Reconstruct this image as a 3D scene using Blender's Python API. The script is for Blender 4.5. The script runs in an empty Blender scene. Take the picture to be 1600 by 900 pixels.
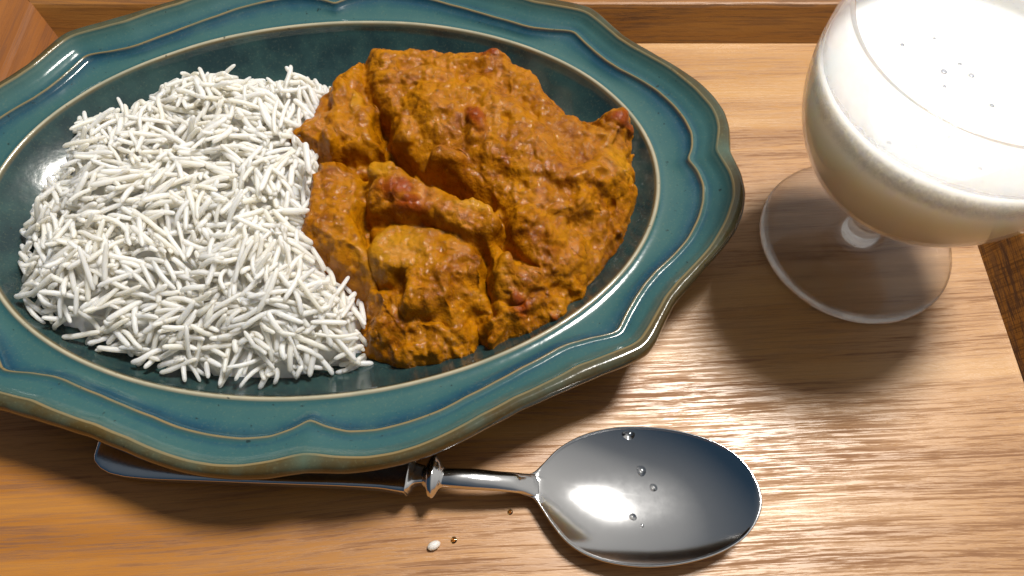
import bpy, bmesh, math, random
import numpy as np
from mathutils import Vector, Matrix

random.seed(7)
rng = np.random.default_rng(11)
MM = 0.001
scene = bpy.context.scene
COL = scene.collection

# ------------------------------------------------------------ camera
F_PX, TILT, CAM_H = 1200.0, math.radians(28.4), 201.9       # pixels of the 1600 px photo, mm
cam_d = bpy.data.cameras.new("camera")
cam = bpy.data.objects.new("camera", cam_d)
COL.objects.link(cam)
cam_d.sensor_fit = 'HORIZONTAL'
cam_d.sensor_width = 36.0
cam_d.lens = 36.0 * F_PX / 1600.0
cam_d.clip_start = 0.01
cam_d.clip_end = 20.0
cam.location = (0, 0, CAM_H * MM)
cam.rotation_euler = (TILT, 0, 0)
cam_d.dof.use_dof = True
cam_d.dof.focus_distance = 0.195
cam_d.dof.aperture_fstop = 45.0
scene.camera = cam
scene.render.resolution_x, scene.render.resolution_y = 1024, 576

# ------------------------------------------------------------ dim room
world = bpy.data.worlds.new("World")
scene.world = world
world.use_nodes = True
wn = world.node_tree
wn.nodes.clear()
w_out = wn.nodes.new('ShaderNodeOutputWorld')
w_bg = wn.nodes.new('ShaderNodeBackground')
w_tc = wn.nodes.new('ShaderNodeTexCoord')
# one side of the room is a pale wall, the other a dim bluish one; the floor is dark and warm
w_dot = wn.nodes.new('ShaderNodeVectorMath'); w_dot.operation = 'DOT_PRODUCT'
w_dot.inputs[1].default_value = Vector((0.80, 0.35, 0.48)).normalized()
wn.links.new(w_tc.outputs['Generated'], w_dot.inputs[0])
w_ma = wn.nodes.new('ShaderNodeMath'); w_ma.operation = 'MULTIPLY_ADD'
w_ma.inputs[1].default_value = 0.5; w_ma.inputs[2].default_value = 0.5
wn.links.new(w_dot.outputs['Value'], w_ma.inputs[0])
w_ramp = wn.nodes.new('ShaderNodeValToRGB')
wn.links.new(w_ma.outputs[0], w_ramp.inputs[0])
w_ramp.color_ramp.elements[0].position = 0.35
w_ramp.color_ramp.elements[0].color = (0.018, 0.036, 0.058, 1)
w_ramp.color_ramp.elements[1].position = 0.95
w_ramp.color_ramp.elements[1].color = (0.40, 0.385, 0.36, 1)
e_ = w_ramp.color_ramp.elements.new(0.66); e_.color = (0.115, 0.122, 0.130, 1)
e_ = w_ramp.color_ramp.elements.new(0.76); e_.color = (0.25, 0.247, 0.24, 1)
wn.links.new(w_ramp.outputs[0], w_bg.inputs['Color'])
w_bg.inputs['Strength'].default_value = 1.28
wn.links.new(w_bg.outputs[0], w_out.inputs['Surface'])

# ------------------------------------------------------------ ceiling lamp (behind and to the right of the tray)
ld = bpy.data.lights.new("ceiling_lamp", 'AREA')
ld.shape = 'DISK'
ld.size = 0.27
ld.energy = 27.5
ld.color = (1.0, 0.955, 0.88)
lamp = bpy.data.objects.new("ceiling_lamp", ld)
COL.objects.link(lamp)
LD = Vector((0.285, 0.265, 0.920)).normalized()
lamp.location = Vector((0.0, 0.09, 0.01)) + LD * 1.35
lamp.rotation_euler = (-LD).to_track_quat('-Z', 'Y').to_euler()

scene.view_settings.view_transform = 'Standard'
scene.view_settings.look = 'None'
scene.view_settings.exposure = 0.0
scene.view_settings.gamma = 1.0
scene.render.engine = 'CYCLES'
scene.cycles.sample_clamp_indirect = 4.0
scene.cycles.max_bounces = 14
scene.cycles.diffuse_bounces = 8
scene.cycles.transmission_bounces = 10

# ------------------------------------------------------------ helpers
def unproj(px, py, z):
    a = (px - 800) / F_PX
    b = -(py - 450) / F_PX
    dz = -math.cos(TILT) + b * math.sin(TILT)
    dy = math.sin(TILT) + b * math.cos(TILT)
    s = (z - CAM_H) / dz
    return np.array([a * s, dy * s])

def tag(o, label=None, cat=None, group=None, kind=None):
    if label: o['label'] = label
    if cat: o['category'] = cat
    if group: o['group'] = group
    if kind: o['kind'] = kind
    return o

def empty(name, loc=(0, 0, 0), rz=0.0):
    o = bpy.data.objects.new(name, None)
    o.empty_display_size = 0.01
    o.location = loc
    o.rotation_euler = (0, 0, rz)
    COL.objects.link(o)
    return o

def mesh_obj(name, verts, faces, mat, parent=None, smooth=True, colors=None):
    me = bpy.data.meshes.new(name)
    v = np.asarray(verts, dtype=np.float64) * MM
    me.from_pydata(v.tolist(), [], faces)
    me.update()
    if smooth:
        me.polygons.foreach_set('use_smooth', [True] * len(me.polygons))
    if colors is not None:
        at = me.color_attributes.new('tint', 'FLOAT_COLOR', 'POINT')
        c = np.ones((len(v), 4), dtype=np.float32)
        c[:, :3] = colors
        at.data.foreach_set('color', c.ravel())
    if mat: me.materials.append(mat)
    o = bpy.data.objects.new(name, me)
    COL.objects.link(o)
    if parent:
        o.parent = parent
        o.matrix_parent_inverse = Matrix.Translation(-Vector(parent.location)) if parent.type == 'EMPTY' else Matrix()
    return o

def _hash(ix, iy, iz, seed):
    n = (ix.astype(np.int64) * 374761393 + iy.astype(np.int64) * 668265263 + iz.astype(np.int64) * 2147483647 + seed * 974711) & 0xffffffff
    n = ((n ^ (n >> 13)) * 1274126177) & 0xffffffff
    n = (n ^ (n >> 16)) & 0xffffffff
    n = (n * 2246822519) & 0xffffffff
    n = n ^ (n >> 15)
    return (n & 0xffffff) / float(0xffffff) * 2 - 1

def vnoise(p, scale, seed=0):
    """value noise, -1..1, p (N,3) in mm, scale = feature size in mm"""
    q = np.asarray(p, float) / scale + 1000.37
    i = np.floor(q).astype(np.int64)
    f = q - i
    f = f * f * f * (f * (f * 6 - 15) + 10)
    r = 0
    for dx in (0, 1):
        for dy in (0, 1):
            for dz in (0, 1):
                w = (f[:, 0] if dx else 1 - f[:, 0]) * (f[:, 1] if dy else 1 - f[:, 1]) * (f[:, 2] if dz else 1 - f[:, 2])
                r = r + w * _hash(i[:, 0] + dx, i[:, 1] + dy, i[:, 2] + dz, seed)
    return r

def new_mat(name):
    m = bpy.data.materials.new(name)
    m.use_nodes = True
    nt = m.node_tree
    b = nt.nodes['Principled BSDF']
    return m, nt, b

def N(nt, t, **kw):
    n = nt.nodes.new(t)
    for k, v in kw.items():
        setattr(n, k, v)
    return n

def setin(n, **kw):
    for k, v in kw.items():
        n.inputs[k.replace('_', ' ')].default_value = v
    return n

def ramp(nt, fac, stops):
    r = N(nt, 'ShaderNodeValToRGB')
    e = r.color_ramp.elements
    while len(e) < len(stops): e.new(0.5)
    for x, (p, c) in zip(e, stops):
        x.position = p
        x.color = (c[0], c[1], c[2], 1) if hasattr(c, '__len__') else (c, c, c, 1)
    nt.links.new(fac, r.inputs[0])
    return r.outputs[0]

def mixc(nt, fac, a, b, mode='MIX'):
    m = N(nt, 'ShaderNodeMix', data_type='RGBA', blend_type=mode)
    for s, v in ((m.inputs[0], fac), (m.inputs[6], a), (m.inputs[7], b)):
        if isinstance(v, bpy.types.NodeSocket): nt.links.new(v, s)
        elif hasattr(v, '__len__'): s.default_value = (v[0], v[1], v[2], 1)
        else: s.default_value = v
    return m.outputs[2]

def math_n(nt, op, a, b=0.0, c=0.0):
    m = N(nt, 'ShaderNodeMath', operation=op)
    for s, v in zip(m.inputs, (a, b, c)):
        if isinstance(v, bpy.types.NodeSocket): nt.links.new(v, s)
        else: s.default_value = v
    return m.outputs[0]

def noise_n(nt, vec, scale, detail=4.0, rough=0.55, dist=0.0):
    n = N(nt, 'ShaderNodeTexNoise')
    setin(n, Scale=scale, Detail=detail, Roughness=rough, Distortion=dist)
    if vec is not None: nt.links.new(vec, n.inputs['Vector'])
    return n.outputs['Fac']

def mapping(nt, scale, loc=(0, 0, 0), rot=(0, 0, 0), coord='Object'):
    tc = N(nt, 'ShaderNodeTexCoord')
    mp = N(nt, 'ShaderNodeMapping')
    mp.inputs['Scale'].default_value = scale
    mp.inputs['Location'].default_value = loc
    mp.inputs['Rotation'].default_value = rot
    nt.links.new(tc.outputs[coord], mp.inputs['Vector'])
    return mp.outputs['Vector']

# ------------------------------------------------------------ materials
def wood_material(name, stops, angle=0.0, rough=(0.28, 0.5), seed=0.0, streak=1.0, spec=0.5, dark=(0.16, 0.06, 0.018), warpamt=0.016, honey=None, cross=False):
    m, nt, b = new_mat(name)
    # broad, slowly waving figure
    v0 = mapping(nt, (1, 1, 1), (seed, seed * .7, 0), (0, 0, angle))
    warp = noise_n(nt, v0, 5.0, 1.0)
    warp_s = math_n(nt, 'MULTIPLY', math_n(nt, 'SUBTRACT', warp, 0.5), warpamt)
    comb = N(nt, 'ShaderNodeSeparateXYZ'); nt.links.new(v0, comb.inputs[0])
    yy = math_n(nt, 'ADD', comb.outputs['Y'], warp_s)
    def strv(sx, sy):
        c = N(nt, 'ShaderNodeCombineXYZ')
        nt.links.new(math_n(nt, 'MULTIPLY', comb.outputs['X'], sx), c.inputs[0])
        nt.links.new(math_n(nt, 'MULTIPLY', yy, sy), c.inputs[1])
        nt.links.new(math_n(nt, 'MULTIPLY', comb.outputs['Z'], sy), c.inputs[2])
        return c.outputs[0]
    broad = noise_n(nt, strv(5, 75), 1.0, 4.0, 0.6)
    fine = noise_n(nt, strv(36, 1050), 1.0, 5.0, 0.72)
    pores = noise_n(nt, strv(90, 2500), 1.0, 3.0, 0.6)
    cold = ramp(nt, broad, stops)
    if honey:
        hx = math_n(nt, 'ADD', math_n(nt, 'MULTIPLY', comb.outputs['X'], -4.0), math_n(nt, 'MULTIPLY', warp, 0.6))
        cold = mixc(nt, ramp(nt, hx, [(0.05, 0.0), (0.75, 0.9)]), cold, mixc(nt, 1.0, cold, honey, 'MULTIPLY'))
    pf = ramp(nt, pores, [(0.52, 0.0), (0.60, 1.0)])
    band = ramp(nt, broad, [(0.42, 1.0), (0.60, 0.18)])
    ff = ramp(nt, fine, [(0.50, 0.0), (0.565, 1.0)])
    pfb = math_n(nt, 'MULTIPLY', math_n(nt, 'MULTIPLY', pf, band), 0.5 * streak)
    ffb = math_n(nt, 'MULTIPLY', math_n(nt, 'MULTIPLY', ff, band), 0.75 * streak)
    c1 = mixc(nt, ffb, cold, dark)
    c2 = mixc(nt, pfb, c1, dark)
    if cross:
        cr_ = noise_n(nt, strv(1300, 70), 1.0, 3.0, 0.7)
        c2 = mixc(nt, ramp(nt, cr_, [(0.48, 0.0), (0.60, 0.7)]), c2, dark)
    nt.links.new(c2, b.inputs['Base Color'])
    rr = math_n(nt, 'ADD', math_n(nt, 'MULTIPLY', math_n(nt, 'ADD', pfb, ffb), 0.6), rough[0])
    rr2 = math_n(nt, 'MINIMUM', rr, rough[1] + 0.15)
    nt.links.new(rr2, b.inputs['Roughness'])
    b.inputs['Specular IOR Level'].default_value = spec
    bp = N(nt, 'ShaderNodeBump')
    bp.inputs['Strength'].default_value = 0.22
    bp.inputs['Distance'].default_value = 0.00012
    hgt = math_n(nt, 'SUBTRACT', 1.0, math_n(nt, 'ADD', math_n(nt, 'MULTIPLY', ff, .6), math_n(nt, 'MULTIPLY', pf, .5)))
    nt.links.new(hgt, bp.inputs['Height'])
    nt.links.new(bp.outputs[0], b.inputs['Normal'])
    return m

M_floor = wood_material('tray_veneer', [(0.30, (0.25, 0.107, 0.025)), (0.5, (0.385, 0.186, 0.051)), (0.68, (0.465, 0.248, 0.080))],
                        angle=math.radians(-2.5), rough=(0.335, 0.6), streak=0.9, spec=0.7, honey=(0.98, 0.79, 0.42), warpamt=0.02)
M_rail = wood_material('rail_wood', [(0.3, (0.14, 0.050, 0.010)), (0.5, (0.27, 0.11, 0.022)), (0.7, (0.36, 0.16, 0.036))],
                       rough=(0.36, 0.5), seed=0.31, streak=1.0, dark=(0.06, 0.02, 0.004))
M_rail_v = wood_material('side_rail_wood', [(0.3, (0.17, 0.062, 0.010)), (0.5, (0.27, 0.110, 0.020)), (0.7, (0.34, 0.15, 0.03))],
                         angle=math.radians(90), rough=(0.36, 0.5), seed=0.77, streak=1.3, cross=True, dark=(0.06, 0.02, 0.004))
M_rail_l = wood_material('left_rail_wood', [(0.3, (0.20, 0.068, 0.016)), (0.5, (0.27, 0.098, 0.024)), (0.7, (0.33, 0.13, 0.034))], angle=math.radians(90), rough=(0.36, 0.5), seed=0.5, streak=0.5, dark=(0.10, 0.03, 0.006))
M_table = wood_material('table_wood', [(0.3, (0.13, 0.04, 0.012)), (0.7, (0.22, 0.07, 0.02))], rough=(0.4, 0.5), seed=1.7)

def glaze_material():
    m, nt, b = new_mat('teal_reactive_glaze')
    at = N(nt, 'ShaderNodeAttribute'); at.attribute_name = 'tint'
    v = mapping(nt, (1, 1, 1))
    n1 = noise_n(nt, v, 90, 5, 0.6)
    n2 = noise_n(nt, v, 1500, 3, 0.6)
    n3 = noise_n(nt, v, 620, 2, 0.5)
    c1 = mixc(nt, ramp(nt, n1, [(0.40, 0.0), (0.66, 0.55)]), at.outputs['Color'], (0.050, 0.120, 0.105))
    c1 = mixc(nt, 0.55, at.outputs['Color'], c1)
    c2 = mixc(nt, ramp(nt, n2, [(0.56, 0.0), (0.72, 0.14)]), c1, (0.20, 0.22, 0.12))
    c3 = mixc(nt, ramp(nt, n3, [(0.70, 0.0), (0.76, 0.8)]), c2, (0.012, 0.022, 0.022))
    nt.links.new(c3, b.inputs['Base Color'])
    b.inputs['Roughness'].default_value = 0.16
    b.inputs['Specular IOR Level'].default_value = 0.55
    b.inputs['Coat Weight'].default_value = 0.3
    b.inputs['Coat Roughness'].default_value = 0.05
    bp = N(nt, 'ShaderNodeBump'); bp.inputs['Strength'].default_value = 0.25; bp.inputs['Distance'].default_value = 0.0003
    nt.links.new(noise_n(nt, v, 260, 3, 0.5), bp.inputs['Height'])
    nt.links.new(bp.outputs[0], b.inputs['Normal'])
    return m
M_glaze = glaze_material()

def rice_material():
    m, nt, b = new_mat('cooked_rice')
    oi = N(nt, 'ShaderNodeObjectInfo')
    v = mapping(nt, (1, 1, 1))
    geo = N(nt, 'ShaderNodeNewGeometry')
    rnd = geo.outputs['Random Per Island']
    mix = math_n(nt, 'FRACT', math_n(nt, 'ADD', rnd, oi.outputs['Random']))
    c = ramp(nt, mix, [(0.0, (0.90, 0.87, 0.77)), (0.4, (0.93, 0.92, 0.88)), (0.8, (0.93, 0.935, 0.93)), (1.0, (0.88, 0.90, 0.91))])
    nt.links.new(c, b.inputs['Base Color'])
    b.inputs['Roughness'].default_value = 0.38
    b.inputs['Subsurface Weight'].default_value = 0.9
    b.inputs['Subsurface Radius'].default_value = (1.0, 0.9, 0.72)
    b.inputs['Subsurface Scale'].default_value = 0.003
    b.inputs['Specular IOR Level'].default_value = 0.35
    tl = N(nt, 'ShaderNodeBsdfTranslucent'); tl.inputs['Color'].default_value = (0.98, 0.93, 0.82, 1)
    mx = N(nt, 'ShaderNodeMixShader'); mx.inputs[0].default_value = 0.32
    nt.links.new(b.outputs[0], mx.inputs[1]); nt.links.new(tl.outputs[0], mx.inputs[2])
    nt.links.new(mx.outputs[0], nt.nodes['Material Output'].inputs['Surface'])
    return m
M_rice = rice_material()

def curry_material(name='curry_sauce', base=None, amt=1.0):
    m, nt, b = new_mat(name)
    v = mapping(nt, (1, 1, 1))
    n1 = noise_n(nt, v, 75, 5, 0.62, 0.4)
    n2 = noise_n(nt, v, 420, 4, 0.6)
    n3 = noise_n(nt, v, 1700, 3, 0.6)
    st = base or [(0.34, (0.190, 0.050, 0.001)), (0.47, (0.275, 0.090, 0.0012)), (0.58, (0.355, 0.130, 0.002)), (0.70, (0.24, 0.080, 0.002))]
    c = ramp(nt, n1, st)
    c = mixc(nt, ramp(nt, n2, [(0.42, 0.0), (0.70, 0.5 * amt)]), c, (0.45, 0.175, 0.003))
    c = mixc(nt, ramp(nt, n2, [(0.28, 0.6 * amt), (0.44, 0.0)]), c, (0.12, 0.034, 0.002))
    at = N(nt, 'ShaderNodeAttribute'); at.attribute_name = 'tint'
    c = mixc(nt, at.outputs['Alpha'], c, at.outputs['Color'])
    nt.links.new(c, b.inputs['Base Color'])
    nt.links.new(ramp(nt, n3, [(0.35, 0.20), (0.7, 0.42)]), b.inputs['Roughness'])
    b.inputs['Specular IOR Level'].default_value = 0.0
    b.inputs['Subsurface Weight'].default_value = 0.12
    b.inputs['Subsurface Radius'].default_value = (1.0, 0.4, 0.08)
    b.inputs['Subsurface Scale'].default_value = 0.001
    b.inputs['Coat Weight'].default_value = 0.62; b.inputs['Coat Roughness'].default_value = 0.05; b.inputs['Coat IOR'].default_value = 1.42
    bp = N(nt, 'ShaderNodeBump'); bp.inputs['Strength'].default_value = 0.8; bp.inputs['Distance'].default_value = 0.0006
    h = math_n(nt, 'ADD', math_n(nt, 'MULTIPLY', n2, 1.3), math_n(nt, 'MULTIPLY', n3, 0.5))
    nt.links.new(h, bp.inputs['Height'])
    nt.links.new(bp.outputs[0], b.inputs['Normal'])
    bq = N(nt, 'ShaderNodeBump'); bq.inputs['Strength'].default_value = 0.8; bq.inputs['Distance'].default_value = 0.0006
    nt.links.new(math_n(nt, 'ADD', math_n(nt, 'MULTIPLY', n2, 0.5), math_n(nt, 'MULTIPLY', noise_n(nt, v, 1150, 2, 0.5), 1.1)), bq.inputs['Height']); nt.links.new(bq.outputs[0], b.inputs['Coat Normal'])
    return m
M_curry = curry_material()

def steel_material():
    m, nt, b = new_mat('stainless_steel')
    b.inputs['Base Color'].default_value = (0.72, 0.725, 0.74, 1)
    b.inputs['Metallic'].default_value = 1.0
    v = mapping(nt, (1, 1, 1))
    n = noise_n(nt, v, 500, 4, 0.6)
    nt.links.new(ramp(nt, n, [(0.3, 0.115), (0.75, 0.135)]), b.inputs['Roughness'])
    bp = N(nt, 'ShaderNodeBump'); bp.inputs['Strength'].default_value = 0.04; bp.inputs['Distance'].default_value = 0.0001
    nt.links.new(noise_n(nt, v, 2500, 2, 0.5), bp.inputs['Height'])
    nt.links.new(bp.outputs[0], b.inputs['Normal'])
    return m
M_steel = steel_material()

def clear_material(name, ior, color=(1, 1, 1), rough=0.0):
    m, nt, b = new_mat(name)
    b.inputs['Base Color'].default_value = (*color, 1)
    b.inputs['Transmission Weight'].default_value = 1.0
    b.inputs['IOR'].default_value = ior
    b.inputs['Roughness'].default_value = rough
    return m
M_glass = clear_material('clear_glass', 1.45, (0.995, 0.997, 0.995))
_nt = M_glass.node_tree
_tr = _nt.nodes.new('ShaderNodeBsdfTransparent'); _mx = _nt.nodes.new('ShaderNodeMixShader'); _mx.inputs[0].default_value = 0.36
_nt.links.new(_nt.nodes['Principled BSDF'].outputs[0], _mx.inputs[1]); _nt.links.new(_tr.outputs[0], _mx.inputs[2])
_nt.links.new(_mx.outputs[0], _nt.nodes['Material Output'].inputs['Surface'])
def film_material():
    m, nt, b = new_mat('milky_film')
    v = mapping(nt, (1, 1, 1))
    n = noise_n(nt, v, 130, 4, 0.65)
    tc = N(nt, 'ShaderNodeTexCoord'); sp = N(nt, 'ShaderNodeSeparateXYZ'); nt.links.new(tc.outputs['Object'], sp.inputs[0])
    zf = math_n(nt, 'DIVIDE', math_n(nt, 'ADD', sp.outputs['Z'], math_n(nt, 'MULTIPLY', math_n(nt, 'SUBTRACT', n, 0.5), 0.010)), 0.1)
    al = ramp(nt, zf, [(0.70, 0.45), (0.75, 0.22), (0.82, 0.05)])
    b.inputs['Base Color'].default_value = (0.85, 0.86, 0.86, 1); b.inputs['Roughness'].default_value = 0.5
    nt.links.new(math_n(nt, 'MULTIPLY', al, ramp(nt, n, [(0.3, 0.5), (0.65, 1.0)])), b.inputs['Alpha'])
    return m
M_film = film_material()
M_water = clear_material('water', 1.33)
M_oil = clear_material('oily_broth', 1.45, (1.0, 0.72, 0.25))

def milk_material():
    m, nt, b = new_mat('milky_yogurt_drink')
    v = mapping(nt, (1, 1, 1))
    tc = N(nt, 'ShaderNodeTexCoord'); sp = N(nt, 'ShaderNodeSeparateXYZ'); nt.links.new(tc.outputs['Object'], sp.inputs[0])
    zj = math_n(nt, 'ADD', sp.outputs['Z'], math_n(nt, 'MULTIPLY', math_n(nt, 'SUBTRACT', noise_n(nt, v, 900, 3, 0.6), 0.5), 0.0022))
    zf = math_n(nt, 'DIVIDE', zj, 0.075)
    body = ramp(nt, zf, [(0.52, (0.90, 0.85, 0.67)), (0.74, (0.90, 0.87, 0.74)), (0.84, (0.90, 0.90, 0.88))])  # yellower downwards: warm shading of the bowl's underside painted into the drink colour
    fr = ramp(nt, zf, [(0.835, 0.0), (0.87, 1.0), (0.916, 1.0), (0.924, 0.0)])
    speck = noise_n(nt, v, 1400, 3, 0.7)
    body = mixc(nt, math_n(nt, 'MULTIPLY', fr, ramp(nt, speck, [(0.35, 0.95), (0.68, 0.25)])), body, (0.62, 0.63, 0.65))
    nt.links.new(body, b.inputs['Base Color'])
    bp = N(nt, 'ShaderNodeBump'); bp.inputs['Distance'].default_value = 0.0006
    nt.links.new(math_n(nt, 'MULTIPLY', fr, 0.8), bp.inputs['Strength'])
    nt.links.new(speck, bp.inputs['Height']); nt.links.new(bp.outputs[0], b.inputs['Normal'])
    b.inputs['Roughness'].default_value = 0.3
    b.inputs['Subsurface Weight'].default_value = 1.0
    b.inputs['Subsurface Radius'].default_value = (1.0, 0.93, 0.75)
    b.inputs['Subsurface Scale'].default_value = 0.010
    return m
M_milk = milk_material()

# ------------------------------------------------------------ table and tray
mesh_obj('table_top', [(-2000, -2000, -12), (2000, -2000, -12), (2000, 2000, -12), (-2000, 2000, -12)], [(0, 1, 2, 3)], M_table, smooth=False)
tag(bpy.data.objects['table_top'], 'dark reddish wooden table under the tray', kind='structure')

X0, X1, Y0, Y1 = -162.0, 143.4, -40.0, 209.5          # tray floor
HR, SL, TW = 12.0, 6.5, 17.0                           # rail height, slope out, top width
tray = empty('serving_tray', (0, 0.085, -0.004))
tag(tray, 'rectangular light wood serving tray with raised mitred darker rails under the plate', 'tray')
pos = [(X0 - 3, Y0 - 3), (X1 + 3, Y0 - 3), (X1 + 3, Y1 + 3), (X0 - 3, Y1 + 3)]
mesh_obj('floor_panel', [(x, y, z) for z in (-4, 0) for x, y in pos], [(3, 2, 1, 0), (4, 5, 6, 7), (0, 1, 5, 4), (1, 2, 6, 5), (2, 3, 7, 6), (3, 0, 4, 7)], M_floor, tray, smooth=False)
inner = [(X0, Y0), (X1, Y0), (X1, Y1), (X0, Y1)]
sg = [(-1, -1), (1, -1), (1, 1), (-1, 1)]
def ring_pts(d, z): return [(x + sx * d, y + sy * d, z) for (x, y), (sx, sy) in zip(inner, sg)]
prof = [(3.3, -8.0), (0.0, 0.05), (SL - .5, HR - 1.0), (SL + .2, HR - .2), (SL + 1.2, HR), (SL + TW - 1, HR), (SL + TW, HR - 1.2), (SL + TW - 2, -10.0)]
for k in range(4):
    k2 = (k + 1) % 4
    vs = []
    gap = 0.12
    for d, z in prof:
        for kk, s in ((k, 1), (k2, -1)):
            x, y, zz = ring_pts(d, z)[kk]
            if k % 2 == 0: x += s * gap
            else: y += s * gap
            vs.append((x, y, zz))
    n = len(prof)
    fs = [(2 * i, 2 * i + 1, 2 * ((i + 1) % n) + 1, 2 * ((i + 1) % n)) for i in range(n)]
    fs += [tuple(2 * i for i in range(n))[::-1], tuple(2 * i + 1 for i in range(n))]
    o = mesh_obj('rail', vs, fs, M_rail if k % 2 == 0 else (M_rail_v if k == 1 else M_rail_l), tray, smooth=False)

# ------------------------------------------------------------ plate
PC = np.array([-54.1, 132.8]); PROT = 0.068
T_G = [(0, 113.3), (2, 114.6), (4, 116), (6, 116.5), (8, 116.3), (12, 114.1), (17, 110.3), (21, 106.5), (24, 103.9), (27, 102.2), (30, 101.7), (33, 101.4), (35, 101.1), (36.3, 100.2), (38, 98.3), (40, 96.1), (44, 92.2), (50, 89.2), (55, 87), (61, 85.9), (67, 85.9), (72, 85.9), (76, 85.6), (80, 84.9), (85, 83.3), (88, 82.2), (90, 81.8)]
T_O = [(0, 118.0), (2, 118.9), (4, 119.8), (7, 120.2), (10, 119.2), (13, 117.2), (16, 114.2), (20, 110.1), (24, 106.8), (27, 104.9), (30, 104.5), (32, 104.5), (34, 104.7), (36, 104.3), (37.5, 103), (39.5, 101), (42, 98.3), (46, 95), (50, 92.4), (55, 90), (61, 88.8), (67, 88.6), (71, 88.5), (75, 88.2), (80, 87.6), (84, 87), (87, 86.2), (90, 85.7)]
T_M = [(0, 105.6), (1, 106.8), (2.5, 108.0), (5, 109), (8, 108.5), (11, 107.2), (15, 104.6), (18, 101.8), (22, 97.8), (25, 95.9), (28, 94.9), (31, 94.5), (33, 94.6), (34.6, 94.7), (36, 92.8), (38, 89.6), (41, 86), (43, 84.5), (46, 83.1), (50, 81.3), (55, 79.9), (61, 78.8), (66, 78.7), (72, 78.2), (78, 77.6), (83, 76.4), (87, 74.3), (89, 72.9), (90, 72.3)]
def table(tb, th):
    a = np.abs(np.degrees(np.arctan2(np.abs(np.sin(th)), np.abs(np.cos(th)))))
    xs = np.array([p[0] for p in tb], float); ys = np.array([p[1] for p in tb], float)
    # monotone-ish smoothing: average a few nearby samples
    r = 0
    for d, w in ((-.6, .2), (-.3, .2), (0, .2), (.3, .2), (.6, .2)):
        aa = np.abs(a + d); aa = np.where(aa > 90, 180 - aa, aa)
        r = r + w * np.interp(aa, xs, ys)
    return r
WA, WB = 96.9, 65.8
def well_r(th): return WA * WB / np.sqrt((WB * np.cos(th)) ** 2 + (WA * np.sin(th)) ** 2)
FLOOR_Z, WRIM_Z = 4.2, 20.0
def well_z(s):
    s = np.asarray(s, float)
    q = np.clip((s - 0.50) / 0.5, 0, 1)
    return FLOOR_Z + (WRIM_Z - FLOOR_Z) * (0.35 * q ** 2 + 0.65 * q ** 3.2)
def plate_local(x, y):
    dx, dy = x - PC[0], y - PC[1]
    c, s = math.cos(PROT), math.sin(PROT)
    return dx * c + dy * s, -dx * s + dy * c
def plate_surf(x, y):
    a, b = plate_local(np.asarray(x, float), np.asarray(y, float))
    th = np.arctan2(b, a); r = np.hypot(a, b)
    return well_z(np.minimum(r / well_r(th), 1.0))

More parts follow.
